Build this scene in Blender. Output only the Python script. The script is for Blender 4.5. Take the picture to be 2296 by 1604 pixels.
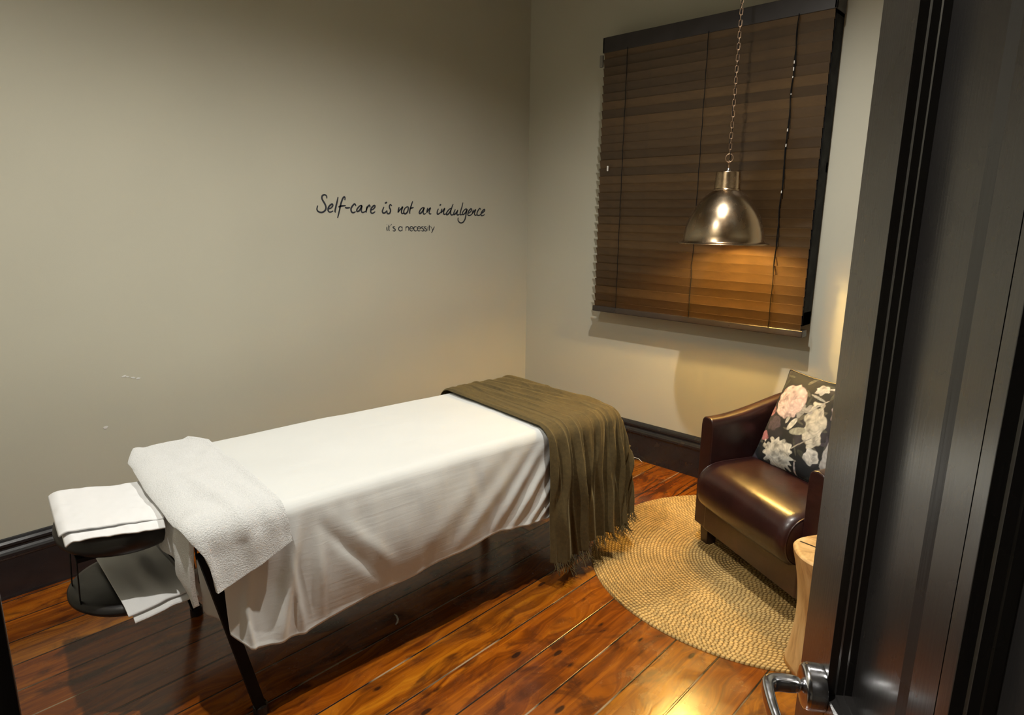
import bpy, bmesh, math, random
import numpy as np
from mathutils import Vector, Matrix
R = math.radians
random.seed(7); rng = np.random.default_rng(11)
S = bpy.context.scene
for o in list(bpy.data.objects): bpy.data.objects.remove(o, do_unlink=True)
C = S.collection

# ------------------------------------------------------------------ camera
YAW, PIT, ROL, FPX = R(42.997), R(12.463), R(0.678), 1433.9
fwd = Vector((math.cos(YAW)*math.cos(PIT), math.sin(YAW)*math.cos(PIT), -math.sin(PIT)))
rt0 = Vector((math.sin(YAW), -math.cos(YAW), 0)); up0 = rt0.cross(fwd)
rt = rt0*math.cos(ROL)+up0*math.sin(ROL); up = -rt0*math.sin(ROL)+up0*math.cos(ROL)
cd = bpy.data.cameras.new('camera'); cam = bpy.data.objects.new('camera', cd); C.objects.link(cam)
cd.sensor_width = 36; cd.lens = FPX*36/2296; cd.clip_start = 0.02
cam.matrix_world = Matrix(((rt.x, up.x, -fwd.x, 0), (rt.y, up.y, -fwd.y, 0), (rt.z, up.z, -fwd.z, 1.5), (0, 0, 0, 1)))
S.camera = cam
# ------------------------------------------------------------------ world, lamps, exposure
w = bpy.data.worlds.new('world'); S.world = w; w.use_nodes = True
w.node_tree.nodes['Background'].inputs[0].default_value = (1, .96, .90, 1)
w.node_tree.nodes['Background'].inputs[1].default_value = 0.02
S.view_settings.view_transform = 'Standard'; S.view_settings.look = 'None'
S.view_settings.gamma = 1; S.view_settings.use_curve_mapping = False
S.view_settings.exposure = 0.52
CEIL = 3.0
DOWN = [((1.89, 1.12), 128, 'recessed ceiling downlight near the middle of the room'),
        ((0.30, 1.40), 105, 'recessed ceiling downlight above the head of the massage table')]

# ------------------------------------------------------------------ helpers
def mesh_obj(name, verts, faces, mat=None, parent=None, smooth=False):
    me = bpy.data.meshes.new(name)
    me.from_pydata([tuple(map(float, v)) for v in verts], [], [tuple(map(int, f)) for f in faces]); me.update()
    if mat: me.materials.append(mat)
    if smooth: me.polygons.foreach_set('use_smooth', [True]*len(me.polygons))
    o = bpy.data.objects.new(name, me); C.objects.link(o)
    if parent: o.parent = parent
    return o
class MB:
    """collects shapes of one part"""
    def __init__(s): s.v = []; s.f = []
    def add(s, v, f):
        n = len(s.v); s.v += [tuple(map(float, p)) for p in v]; s.f += [tuple(int(i)+n for i in q) for q in f]; return s
    def box(s, a, b, M=None):
        x0, y0, z0 = a; x1, y1, z1 = b
        v = [Vector(p) for p in ((x0,y0,z0),(x1,y0,z0),(x1,y1,z0),(x0,y1,z0),(x0,y0,z1),(x1,y0,z1),(x1,y1,z1),(x0,y1,z1))]
        if M: v = [M @ p for p in v]
        return s.add(v, [(3,2,1,0),(4,5,6,7),(0,1,5,4),(1,2,6,5),(2,3,7,6),(3,0,4,7)])
    def tube(s, pts, r, n=8, cap=True, closed=False):
        pts = [Vector(p) for p in pts]; N = len(pts); rr = r if hasattr(r, '__len__') else [r]*N
        base = len(s.v); ref = None; vs = []
        for i, p in enumerate(pts):
            if closed: t = (pts[(i+1) % N]-pts[i-1]).normalized()
            else: t = (pts[min(i+1, N-1)]-pts[max(i-1, 0)]).normalized()
            if ref is None: ref = Vector((0,0,1)) if abs(t.z) < .9 else Vector((1,0,0))
            b = t.cross(ref).normalized(); a = b.cross(t).normalized(); ref = a
            for k in range(n):
                th = 2*math.pi*k/n; vs.append(p+(a*math.cos(th)+b*math.sin(th))*rr[i])
        fs = []
        for i in range(N if closed else N-1):
            j = (i+1) % N
            for k in range(n):
                k2 = (k+1) % n; fs.append((i*n+k, i*n+k2, j*n+k2, j*n+k))
        if cap and not closed: fs += [tuple(range(n))[::-1], tuple((N-1)*n+k for k in range(n))]
        return s.add(vs, fs)
    def lathe(s, prof, n=64, c=(0,0,0), close=False):
        vs = []; fs = []; P = len(prof)
        for i in range(n):
            th = 2*math.pi*i/n
            for r, z in prof: vs.append((c[0]+r*math.cos(th), c[1]+r*math.sin(th), c[2]+z))
        for i in range(n):
            j = (i+1) % n
            for k in range(P if close else P-1):
                k2 = (k+1) % P; fs.append((i*P+k, j*P+k, j*P+k2, i*P+k2))
        return s.add(vs, fs)
    def build(s, name, mat, parent=None, smooth=False, bevel=0, seg=2):
        o = mesh_obj(name, s.v, s.f, mat, parent, smooth)
        bm = bmesh.new(); bm.from_mesh(o.data); bmesh.ops.recalc_face_normals(bm, faces=bm.faces); bm.to_mesh(o.data); bm.free()
        if bevel:
            m = o.modifiers.new('bevel', 'BEVEL'); m.width = bevel; m.segments = seg; m.limit_method = 'ANGLE'; m.angle_limit = R(35)
            m.harden_normals = False
            for p in o.data.polygons: p.use_smooth = True
            wn = o.modifiers.new('wn', 'WEIGHTED_NORMAL')
        return o
def empty(name, loc=(0,0,0), rz=0):
    o = bpy.data.objects.new(name, None); C.objects.link(o); o.location = loc; o.rotation_euler = (0,0,rz); o.empty_display_size = .1; return o
def tag(o, label=None, cat=None, group=None, kind=None):
    if label: o['label'] = label
    if cat: o['category'] = cat
    if group: o['group'] = group
    if kind: o['kind'] = kind
    return o
def grid_faces(n, m, closed_j=False):
    f = []
    for i in range(n-1):
        for j in range(m if closed_j else m-1):
            j2 = (j+1) % m; f.append((i*m+j, (i+1)*m+j, (i+1)*m+j2, i*m+j2))
    return f
def grid_obj(name, P, mat, parent=None, thick=0, sub=0, offset=0):
    n, m = P.shape[:2]
    o = mesh_obj(name, P.reshape(-1, 3), grid_faces(n, m), mat, parent, True)
    if thick:
        s = o.modifiers.new('solid', 'SOLIDIFY'); s.thickness = thick; s.offset = offset
    if sub:
        s = o.modifiers.new('sub', 'SUBSURF'); s.levels = sub; s.render_levels = sub
    return o
def gnormals(P):
    du = np.gradient(P, axis=0); dv = np.gradient(P, axis=1)
    n = np.cross(du, dv); L = np.linalg.norm(n, axis=2, keepdims=True); L[L < 1e-12] = 1
    return n/L
def smooth01(x): x = np.clip(x, 0, 1); return x*x*(3-2*x)
def vnoise(x, y, seed=0):
    """smooth value noise on arrays"""
    r = np.random.default_rng(seed).random((64, 64))*2-1
    xi = np.floor(x).astype(int); yi = np.floor(y).astype(int); fx = smooth01(x-xi); fy = smooth01(y-yi)
    g = lambda a, b: r[a % 64, b % 64]
    return (g(xi,yi)*(1-fx)+g(xi+1,yi)*fx)*(1-fy)+(g(xi,yi+1)*(1-fx)+g(xi+1,yi+1)*fx)*fy

# ------------------------------------------------------------------ materials
class Mat:
    def __init__(s, name):
        s.m = bpy.data.materials.new(name); s.m.use_nodes = True; s.t = s.m.node_tree; s.b = s.t.nodes['Principled BSDF']
    def n(s, ty, **kw):
        nd = s.t.nodes.new(ty)
        for k, v in kw.items(): setattr(nd, k, v)
        return nd
    def l(s, a, b): s.t.links.new(a, b)
    def set(s, **kw):
        for k, v in kw.items(): s.b.inputs[k.replace('_', ' ')].default_value = v
        return s
    def math(s, op, a, b=None, c=None):
        nd = s.n('ShaderNodeMath', operation=op)
        for i, x in enumerate((a, b, c)):
            if x is None: continue
            if isinstance(x, (int, float)): nd.inputs[i].default_value = x
            else: s.l(x, nd.inputs[i])
        return nd.outputs[0]
    def coord(s): return s.n('ShaderNodeTexCoord').outputs['Object']
    def scaled(s, vec, sc):
        nd = s.n('ShaderNodeMapping'); nd.inputs['Scale'].default_value = sc; s.l(vec, nd.inputs[0]); return nd.outputs[0]
    def noise(s, vec, scale, detail=3, rough=.5, dist=0):
        nd = s.n('ShaderNodeTexNoise'); nd.inputs['Scale'].default_value = scale; nd.inputs['Detail'].default_value = detail
        nd.inputs['Roughness'].default_value = rough; nd.inputs['Distortion'].default_value = dist; s.l(vec, nd.inputs['Vector']); return nd.outputs[0]
    def ramp(s, fac, stops):
        nd = s.n('ShaderNodeValToRGB'); e = nd.color_ramp.elements
        while len(e) < len(stops): e.new(.5)
        for i, (p, c) in enumerate(stops):
            e[i].position = p; e[i].color = (*c, 1) if len(c) == 3 else c
        s.l(fac, nd.inputs[0]); return nd.outputs[0]
    def mix(s, fac, a, b, blend='MIX'):
        nd = s.n('ShaderNodeMix', data_type='RGBA', blend_type=blend)
        for i, x in ((0, fac), (6, a), (7, b)):
            if isinstance(x, (int, float)): nd.inputs[i].default_value = x
            elif isinstance(x, tuple): nd.inputs[i].default_value = (*x, 1)
            else: s.l(x, nd.inputs[i])
        return nd.outputs[2]
    def bump(s, h, strength=.3, dist=.002):
        nd = s.n('ShaderNodeBump'); nd.inputs['Strength'].default_value = strength; nd.inputs['Distance'].default_value = dist
        s.l(h, nd.inputs['Height']); s.l(nd.outputs[0], s.b.inputs['Normal']); return s
    def col(s, c): s.l(c, s.b.inputs['Base Color']); return s
def g(v): return (v, v, v)

def m_paint():
    M = Mat('greige_wall_paint').set(Roughness=.62); v = M.coord()
    a = M.noise(v, 1.3, 2); c = M.ramp(a, [(.3, (.465, .447, .362)), (.7, (.505, .485, .392))])
    M.col(c); M.bump(M.noise(v, 260, 3, .6), .25, .0006); return M.m
def m_black(name, base, rough, coat=.0):
    M = Mat(name).set(Roughness=rough); v = M.coord()
    M.set(Coat_Weight=coat, Coat_Roughness=.15)
    c = M.ramp(M.noise(v, 9, 4), [(.3, tuple(x*.85 for x in base)), (.7, tuple(x*1.15 for x in base))]); M.col(c)
    M.l(M.ramp(M.noise(v, 14, 4), [(.2, g(rough*.8)), (.8, g(min(1, rough*1.3)))]), M.b.inputs['Roughness'])
    M.bump(M.noise(M.scaled(v, (60, 60, 6)), 3, 3), .12, .0008); return M.m
def m_door():
    M = Mat('dark_satin_door_paint').set(Roughness=.36); v = M.coord()
    M.col(M.ramp(M.noise(v, 9, 4), [(.3, (.018, .017, .017)), (.7, (.024, .022, .021))]))
    M.set(Coat_Weight=.8, Coat_Roughness=.2)
    M.l(M.ramp(M.noise(v, 10, 4), [(.2, g(.22)), (.8, g(.36))]), M.b.inputs['Roughness'])
    M.bump(M.noise(M.scaled(v, (50, 50, 2)), 5, 4), .25, .0012); return M.m
def m_floor():
    M = Mat('varnished_pine_boards'); v = M.coord(); sx = M.n('ShaderNodeSeparateXYZ'); M.l(v, sx.inputs[0]); X, Y = sx.outputs[0], sx.outputs[1]
    W = .1545; q = M.math('DIVIDE', M.math('ADD', Y, -.8+W*40), W); idx = M.math('FLOOR', q); fr = M.math('FRACT', q)
    # board lengths
    wn = M.n('ShaderNodeTexWhiteNoise', noise_dimensions='1D'); M.l(idx, wn.inputs['W'])
    xq = M.math('DIVIDE', M.math('ADD', X, M.math('MULTIPLY', wn.outputs['Value'], 9.9)), 5.6); xi = M.math('FLOOR', xq); xf = M.math('FRACT', xq)
    cid = M.math('ADD', M.math('MULTIPLY', idx, 7.31), M.math('MULTIPLY', xi, 3.17))
    wn2 = M.n('ShaderNodeTexWhiteNoise', noise_dimensions='1D'); M.l(cid, wn2.inputs['W']); rnd = wn2.outputs['Value']
    cb = M.n('ShaderNodeCombineXYZ'); M.l(X, cb.inputs[0]); M.l(Y, cb.inputs[1]); M.l(M.math('MULTIPLY', rnd, 20), cb.inputs[2])
    bv = cb.outputs[0]
    # knots
    vo = M.n('ShaderNodeTexVoronoi'); vo.inputs['Scale'].default_value = 1; M.l(M.scaled(bv, (3.4, 9.5, 1)), vo.inputs['Vector'])
    kd = vo.outputs['Distance']
    warp = M.math('MULTIPLY', M.math('SUBTRACT', .5, M.math('MINIMUM', kd, .5)), .10)
    cb2 = M.n('ShaderNodeCombineXYZ'); M.l(X, cb2.inputs[0]); M.l(M.math('ADD', Y, warp), cb2.inputs[1]); M.l(M.math('MULTIPLY', rnd, 20), cb2.inputs[2])
    g1 = M.noise(M.scaled(cb2.outputs[0], (1.6, 26, 1)), 1.4, 5, .6, .8)
    g2 = M.noise(M.scaled(cb2.outputs[0], (7, 150, 1)), 1.3, 3, .6, .3)
    blot = M.noise(M.scaled(bv, (3, 6, 1)), 1.3, 4, .6, 1.2)
    c = M.ramp(g1, [(.25, (.085, .021, .002)), (.45, (.25, .064, .003)), (.6, (.39, .116, .005)), (.8, (.54, .205, .010))])
    c = M.mix(M.math('MULTIPLY', g2, .35), c, (.08, .018, .004))
    c = M.mix(M.ramp(blot, [(.50, g(0)), (.66, g(.8))]), c, (.055, .014, .004))
    tint = M.ramp(rnd, [(0, (.70, .56, .5)), (.5, (1, .95, 1)), (1, (1.1, 1.3, 1.2))]); c = M.mix(1.0, c, tint, 'MULTIPLY')
    kr = M.n('ShaderNodeTexVoronoi'); kr.inputs['Scale'].default_value = 1; M.l(M.scaled(bv, (4.2, 11, 1)), kr.inputs['Vector'])
    kn = M.math('ADD', kr.outputs['Distance'], M.math('MULTIPLY', M.noise(M.scaled(bv, (30, 60, 1)), 1, 3), .08))
    kk = M.ramp(kn, [(.0, g(1)), (.115, g(.9)), (.16, g(0))]); c = M.mix(kk, c, (.022, .007, .003))
    # gaps
    e = M.math('MINIMUM', fr, M.math('SUBTRACT', 1, fr)); gap = M.ramp(e, [(.0, g(1)), (.011, g(1)), (.026, g(0))])
    ex = M.math('MINIMUM', xf, M.math('SUBTRACT', 1, xf)); gx = M.ramp(ex, [(0, g(1)), (.0008, g(1)), (.0016, g(0))])
    gp = M.math('MAXIMUM', gap, gx)
    pale = M.ramp(M.noise(M.scaled(v, (2.2, 6.5, 1)), 1, 2), [(.56, g(0)), (.62, g(1))])
    gc = M.mix(pale, (.012, .006, .003), (.34, .25, .15)); c = M.mix(gp, c, gc)
    M.col(c)
    M.l(M.ramp(M.noise(v, 7, 5, .65), [(.3, g(.16)), (.7, g(.33))]), M.b.inputs['Roughness'])
    M.set(Coat_Weight=.35, Coat_Roughness=.12)
    h = M.math('SUBTRACT', M.math('ADD', M.math('MULTIPLY', g1, .35), M.math('MULTIPLY', blot, .7)), M.math('MULTIPLY', gp, 1.2))
    M.bump(h, .35, .0025); return M.m
def m_jute():
    M = Mat('braided_jute').set(Roughness=.85); v = M.coord(); sx = M.n('ShaderNodeSeparateXYZ'); M.l(v, sx.inputs[0])
    X, Y = sx.outputs[0], sx.outputs[1]; P = .0145
    r = M.math('SQRT', M.math('ADD', M.math('MULTIPLY', X, X), M.math('MULTIPLY', Y, Y))); th = M.math('ARCTAN2', Y, X)
    rq = M.math('DIVIDE', r, P); ri = M.math('FLOOR', rq); rf = M.math('FRACT', rq)
    cnt = M.math('ROUND', M.math('MULTIPLY', M.math('ADD', ri, .5), 2*math.pi*P/.0165)); rw = M.n('ShaderNodeTexWhiteNoise', noise_dimensions='1D'); M.l(ri, rw.inputs['W'])
    lq = M.math('ADD', M.math('MULTIPLY', M.math('DIVIDE', th, 2*math.pi), cnt), M.math('MULTIPLY', rw.outputs['Value'], 9.7))
    lf = M.math('FRACT', M.math('ADD', lq, M.math('MULTIPLY', M.math('ABSOLUTE', M.math('SUBTRACT', rf, .5)), .8)))
    a = M.math('SINE', M.math('MULTIPLY', lf, math.pi)); b = M.math('SINE', M.math('MULTIPLY', rf, math.pi))
    hgt = M.math('POWER', M.math('MULTIPLY', a, b), .5)
    wn = M.n('ShaderNodeTexWhiteNoise', noise_dimensions='2D'); cb = M.n('ShaderNodeCombineXYZ'); M.l(ri, cb.inputs[0]); M.l(M.math('FLOOR', lq), cb.inputs[1]); M.l(cb.outputs[0], wn.inputs['Vector'])
    c = M.ramp(hgt, [(.0, (.13, .062, .012)), (.45, (.47, .285, .085)), (1, (.76, .54, .22))])
    c = M.mix(.45, c, M.ramp(wn.outputs['Value'], [(0, (.55, .55, .55)), (1, (1.25, 1.2, 1.1))]), 'MULTIPLY')
    c = M.mix(.5, c, M.ramp(M.noise(v, 6, 3), [(.35, (.8, .74, .6)), (.65, (1.15, 1.12, 1.1))]), 'MULTIPLY')
    M.col(c); M.bump(M.math('ADD', hgt, M.math('MULTIPLY', M.noise(v, 500, 2), .25)), .8, .006); return M.m
def m_cotton(name, base, rib=0, seed=0):
    M = Mat(name).set(Roughness=.8, Sheen_Weight=.15, Sheen_Roughness=.6); v = M.coord()
    M.col(M.ramp(M.noise(v, 4, 2), [(.3, tuple(x*.97 for x in base)), (.7, base)]))
    h = M.noise(v, 900, 2)
    if rib:
        sx = M.n('ShaderNodeSeparateXYZ'); M.l(v, sx.inputs[0])
        wv = M.noise(M.scaled(v, (2.5, 75, 75)), 1.0, 3, .55, .4)
        h = M.math('ADD', M.math('MULTIPLY', h, .12), M.math('MULTIPLY', wv, rib))
    M.bump(h, .45, .003); return M.m
def m_terry():
    M = Mat('white_terry').set(Roughness=.95, Sheen_Weight=.4, Sheen_Roughness=.7); v = M.coord()
    n = M.noise(v, 260, 3, .7); M.col(M.ramp(n, [(.3, (.66, .67, .665)), (.65, (.80, .81, .80))])); M.bump(n, .9, .006); return M.m
def m_throw():
    M = Mat('olive_brown_velour').set(Roughness=.9, Sheen_Weight=.35, Sheen_Roughness=.35); v = M.coord()
    M.b.inputs['Sheen Tint'].default_value = (.75, .62, .32, 1)
    n = M.noise(v, 60, 4, .7); M.col(M.ramp(n, [(.3, (.064, .043, .012)), (.7, (.104, .071, .021))])); M.bump(M.noise(v, 420, 3, .7), .5, .002); return M.m
def m_leather():
    M = Mat('oxblood_leather').set(Roughness=.33, Coat_Weight=.25, Coat_Roughness=.22); v = M.coord()
    n = M.noise(v, 5, 5, .65, .6); M.col(M.ramp(n, [(.3, (.016, .0048, .0045)), (.6, (.032, .009, .0075)), (.8, (.066, .020, .012))]))
    M.l(M.ramp(M.noise(v, 18, 4, .7), [(.3, g(.28)), (.75, g(.42))]), M.b.inputs['Roughness'])
    vo = M.n('ShaderNodeTexVoronoi', feature='DISTANCE_TO_EDGE'); vo.inputs['Scale'].default_value = 190; M.l(v, vo.inputs['Vector'])
    h = M.math('ADD', M.math('MULTIPLY', vo.outputs['Distance'], .4), M.math('MULTIPLY', M.noise(M.scaled(v, (6, 6, 6)), 2.2, 4, .6, 1.2), 1.2)); M.bump(h, .16, .003); return M.m
def m_metal(name, c1, c2, r1, r2, sc=14):
    M = Mat(name).set(Metallic=1.0); v = M.coord(); n = M.noise(v, sc, 5, .7, 1.0)
    M.col(M.ramp(n, [(.3, c1), (.65, c2)])); M.l(M.ramp(M.noise(v, sc*1.7, 4), [(.3, g(r1)), (.7, g(r2))]), M.b.inputs['Roughness'])
    M.bump(M.noise(v, sc*.7, 3), .15, .004); return M.m
def m_slat():
    M = Mat('dark_stained_slat').set(Roughness=.34); v = M.coord()
    oi = M.n('ShaderNodeObjectInfo').outputs['Random']; n = M.noise(M.scaled(v, (8, 3, 60)), 2.5, 4, .6, .5)
    c = M.ramp(n, [(.3, (.050, .029, .0135)), (.7, (.080, .047, .020))])
    c = M.mix(.8, c, M.ramp(oi, [(0, (.6, .55, .5)), (.5, (.95, .9, .85)), (1, (1.45, 1.35, 1.15))]), 'MULTIPLY'); M.col(c)
    M.bump(n, .15, .001); return M.m
def m_wood():
    M = Mat('pale_root_wood').set(Roughness=.5); v = M.coord()
    n = M.noise(M.scaled(v, (9, 9, 1.6)), 2, 5, .6, 1.2); M.col(M.ramp(n, [(.25, (.32, .15, .045)), (.5, (.62, .38, .15)), (.8, (.78, .56, .28))])); M.bump(n, .3, .003); return M.m
def m_emit(name, c, s):
    M = Mat(name); M.b.inputs['Emission Color'].default_value = (*c, 1); M.b.inputs['Emission Strength'].default_value = s; M.b.inputs['Base Color'].default_value = (*c, 1)
    M.l(M.ramp(M.noise(M.coord(), 3, 1), [(0, (*c,)), (1, (*c,))]), M.b.inputs['Emission Color']); return M.m
def m_attr():
    M = Mat('floral_cotton').set(Roughness=.8); a = M.n('ShaderNodeAttribute', attribute_name='print'); 
    n = M.noise(M.coord(), 90, 3); M.col(M.mix(.25, a.outputs['Color'], M.ramp(n, [(.3, g(.75)), (.7, g(1.25))]), 'MULTIPLY')); M.bump(M.noise(M.coord(), 700, 2), .3, .001); return M.m
PAINT = m_paint(); SKIRT = m_black('black_gloss_skirting', (.016, .0155, .017), .24, .3); DOOR = m_door(); FLOOR = m_floor(); JUTE = m_jute()
SHEET = m_cotton('white_sheet', (.65, .66, .64), .5); COTTON = m_cotton('white_pillowcase', (.80, .80, .80)); TERRY = m_terry(); THROW = m_throw()
LEATHER = m_leather(); SLAT = m_slat(); WOOD = m_wood(); FLORAL = m_attr()
VINYL = m_black('black_vinyl', (.014, .012, .012), .38); BLACKMET = m_black('black_metal', (.004, .004, .0045), .6); BLACKMET.node_tree.nodes['Principled BSDF'].inputs['Specular IOR Level'].default_value = .15; RAIL = m_black('black_brown_rail', (.022, .017, .016), .3, .2)
VAL = m_black('charcoal_valance', (.040, .036, .038), .42)
BRASS = m_metal('aged_brass', (.46, .31, .18), (.40, .33, .24), .20, .30, 9); ABRASS = m_metal('copper_neck', (.55, .42, .27), (.42, .30, .20), .16, .3, 20)
CHAINM = m_metal('antique_chain', (.42, .28, .18), (.30, .20, .13), .3, .5, 60); CHROME = m_metal('satin_chrome', (.62, .63, .66), (.72, .72, .74), .12, .24, 30)
INNER = m_metal('shade_lining', (.85, .72, .45), (.9, .78, .5), .35, .5)
INK = m_black('slate_vinyl_lettering', (.022, .026, .036), .5); PLASTER = m_cotton('bare_plaster', (.7, .7, .68)); THREAD = m_cotton('pale_thread', (.72, .68, .6))
CEILM = m_cotton('ceiling_paint', (.30, .28, .235)); DARKWOOD = m_black('dark_wood_foot', (.02, .009, .006), .4); GLASS = m_black('night_glass', (.01, .011, .013), .06)
BULB = m_emit('warm_bulb', (1, .69, .24), 600); LED = m_emit('downlight_led', (1, .93, .8), 3)
GLINT_CLIP = m_cotton('painted_glint_and_clip', (.75, .73, .68))  # pale colour imitating window light between the slats, also used for the cord clip

# ------------------------------------------------------------------ the room
YA, XB = 3.005, 3.365          # left wall (with the lettering), right wall (with the blind)
XD, YC = .035, -.75            # doorway wall, wall behind the door
def struct(o): o['kind'] = 'structure'; return o
struct(MB().box((-1.3, -1.6, -.1), (XB+.1, YA+.1, 0)).build('floor', FLOOR))
struct(MB().box((-1.3, -1.6, CEIL), (XB+.1, YA+.1, CEIL+.1)).build('ceiling', CEILM))
wl = struct(MB().box((-1.3, YA, 0), (XB+.1, YA+.1, CEIL)).build('wall_left', PAINT))
struct(MB().box((XB, YC-.1, 0), (XB+.1, YA, CEIL)).build('wall_right', PAINT))
struct(MB().box((XD, YC-.1, 0), (XB, YC, CEIL)).build('wall_back', PAINT))
OY0, OY1, OZ = -.262, .615, 2.06
struct(MB().box((XD-.1, OY1, 0), (XD, YA, CEIL)).box((XD-.1, YC-.1, 0), (XD, OY0, CEIL)).box((XD-.1, OY0, OZ), (XD, OY1, CEIL)).build('wall_front', PAINT))
struct(MB().box((-1.3, -1.6, 0), (-1.2, YA, CEIL)).build('wall_hall', PAINT))
def chips():
    for (x, z, w_, h_, t) in ((.803,.816,.012,.004,.3),(.815,.812,.006,.003,0),(.836,.803,.010,.004,-.3),(.856,.796,.009,.005,.1),(.711,.609,.010,.006,.2)):
        pts = []; n = 9
        for k in range(n):
            a = 2*math.pi*k/n; q = random.uniform(.7, 1.2); px, pz = w_*q*math.cos(a), h_*q*math.sin(a)
            pts.append((x+px*math.cos(t)-pz*math.sin(t), pz*math.cos(t)+px*math.sin(t)+z))
        m = MB(); m.add([(p[0], YA-.0012, p[1]) for p in pts]+[(p[0], YA+.001, p[1]) for p in pts], [tuple(range(n))]+[(k, (k+1) % n, n+(k+1) % n, n+k) for k in range(n)])
        o = m.build('paint_chip', PLASTER, wl); o['label'] = 'white chip in the wall paint'
chips()
# baseboards: profile (depth from wall, height)
SK = [(0,0),(.022,0),(.022,.165),(.024,.172),(.030,.176),(.030,.188),(.020,.194),(.014,.202),(.013,.212),(.018,.216),(.018,.226),(.010,.234),(.006,.242),(0,.245)]
def skirt(name, p0, p1, nrm):
    p0, p1, nrm = Vector(p0), Vector(p1), Vector(nrm); v = []
    for p in (p0, p1):
        for d, z in SK: v.append((p+nrm*d)+Vector((0,0,z)))
    n = len(SK); f = [(i, (i+1) % n, n+(i+1) % n, n+i) for i in range(n)]+[tuple(range(n)), tuple(range(2*n-1, n-1, -1))]
    m = MB(); m.add(v, f); return struct(m.build(name, SKIRT))
skirt('baseboard_left', (XD, YA, 0), (XB, YA, 0), (0,-1,0)); skirt('baseboard_right', (XB, YA, 0), (XB, YC, 0), (-1,0,0))
skirt('baseboard_back', (.3, YC, 0), (XB, YC, 0), (0,1,0)); skirt('baseboard_front', (XD, OY1+.09, 0), (XD, YA, 0), (1,0,0))
# door lining on the left of the opening
m = MB(); m.box((XD-.1, OY1-.02, 0), (XD+.0, OY1, OZ)).box((XD, OY1-.012, 0), (XD+.0215, OY1+.085, OZ+.08)).box((XD-.1, OY0, OZ-.02), (XD, OY1, OZ)).box((XD, OY0, OZ-.0), (XD+.0215, OY1+.085, OZ+.08)); m.box((XD-.1, OY0, 0), (XD, OY0+.02, OZ))
struct(m.build('trim_1', SKIRT, bevel=.002))
# window behind the blind
BY0, BY1, BZ0, BZ1 = 1.076, 2.335, .955, 2.50
win = struct(empty('window_1', (XB, (BY0+BY1)/2, BZ0)))
def wb(name, boxes, mat, bev=.003):
    m = MB()
    for a, b in boxes: m.box((a[0]-XB, a[1]-(BY0+BY1)/2, a[2]-BZ0), (b[0]-XB, b[1]-(BY0+BY1)/2, b[2]-BZ0))
    return m.build(name, mat, win, bevel=bev)
wy0, wy1, wz0, wz1 = BY0+.004, BY1-.03, BZ0+.03, BZ1-.03
wb('window_frame', [((XB-.108,wy0,wz0),(XB,wy0+.07,wz1)),((XB-.108,wy1-.07,wz0),(XB,wy1,wz1)),((XB-.108,wy0,wz1-.07),(XB,wy1,wz1)),((XB-.108,wy0,wz0),(XB,wy1,wz0+.07)),((XB-.03,wy0,1.72),(XB,wy1,1.77))], BLACKMET)
wb('window_pane', [((XB-.012,wy0+.05,wz0+.05),(XB-.004,wy1-.05,wz1-.05))], GLASS, 0)

# ------------------------------------------------------------------ door with lever handle
DA = R(32); Dd = Vector((math.cos(DA), math.sin(DA), 0)); Dn = Vector((-Dd.y, Dd.x, 0)); DE = Vector((.8, .2204, 0))
# local frame: x from leading edge to hinge, y = visible face normal, z up
door = struct(empty('door_1', (DE.x, DE.y, 0))); door.matrix_world = Matrix(((-Dd.x, Dn.x, 0, DE.x), (-Dd.y, Dn.y, 0, DE.y), (0, 0, -1*0+1, 0), (0,0,0,1)))
DW, DT, DH = .845, .048, 2.03
def door_leaf():
    m = MB(); st = .103; mu = .078
    p0, p1 = st, .326; p2, p3 = .345, DW-st
    rails = [(.008, .22), (.76, .968), (DH-.12, DH)]
    m.box((0,-DT,.008),(st,0,DH)); m.box((DW-st,-DT,.008),(DW,0,DH)); m.box((p1,-DT,.008),(p2,0,DH))
    for z0, z1 in rails:
        m.box((st,-DT,z0),(p1,0,z1)); m.box((p2,-DT,z0),(p3,0,z1))
    leaf = m.build('door_leaf', DOOR, door, bevel=.0015)
    for a, b, zz0, zz1 in ((p0, p1, .968, DH-.12), (p2, p3, .968, DH-.12), (p0, p1, .22, .76), (p2, p3, .22, .76)):
        k = MB(); mid = a+(b-a)*.50; pr = [(a,-.024),(mid,-.024),(mid+.018,-.030),(mid+.020,-.024),(b,-.024),(b,-DT+.006),(a,-DT+.006)]; n = len(pr)
        k.add([(x, y, z) for z in (zz0, zz1) for x, y in pr], [(q, (q+1) % n, n+(q+1) % n, n+q) for q in range(n)]+[tuple(range(n)), tuple(range(2*n-1, n-1, -1))]); k.build('door_panel', DOOR, door)
        # bolection moulding around each panel
        prof = [(0,.0),(.002,-.008),(.0045,-.0092),(.006,-.016),(.0075,-.017),(.009,-.025)]
        k = MB(); vs = []; cs = [(a,zz0,1,1),(b,zz0,-1,1),(b,zz1,-1,-1),(a,zz1,1,-1)]
        for (x, z, sx, sz) in cs:
            for d, h in prof: vs.append((x+sx*d, h, z+sz*d))
        n = len(prof); fs = []
        for i in range(4):
            j = (i+1) % 4
            for q in range(n-1): fs.append((i*n+q, j*n+q, j*n+q+1, i*n+q+1))
        k.add(vs, fs); k.build('panel_moulding', DOOR, door)
door_leaf()
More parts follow.
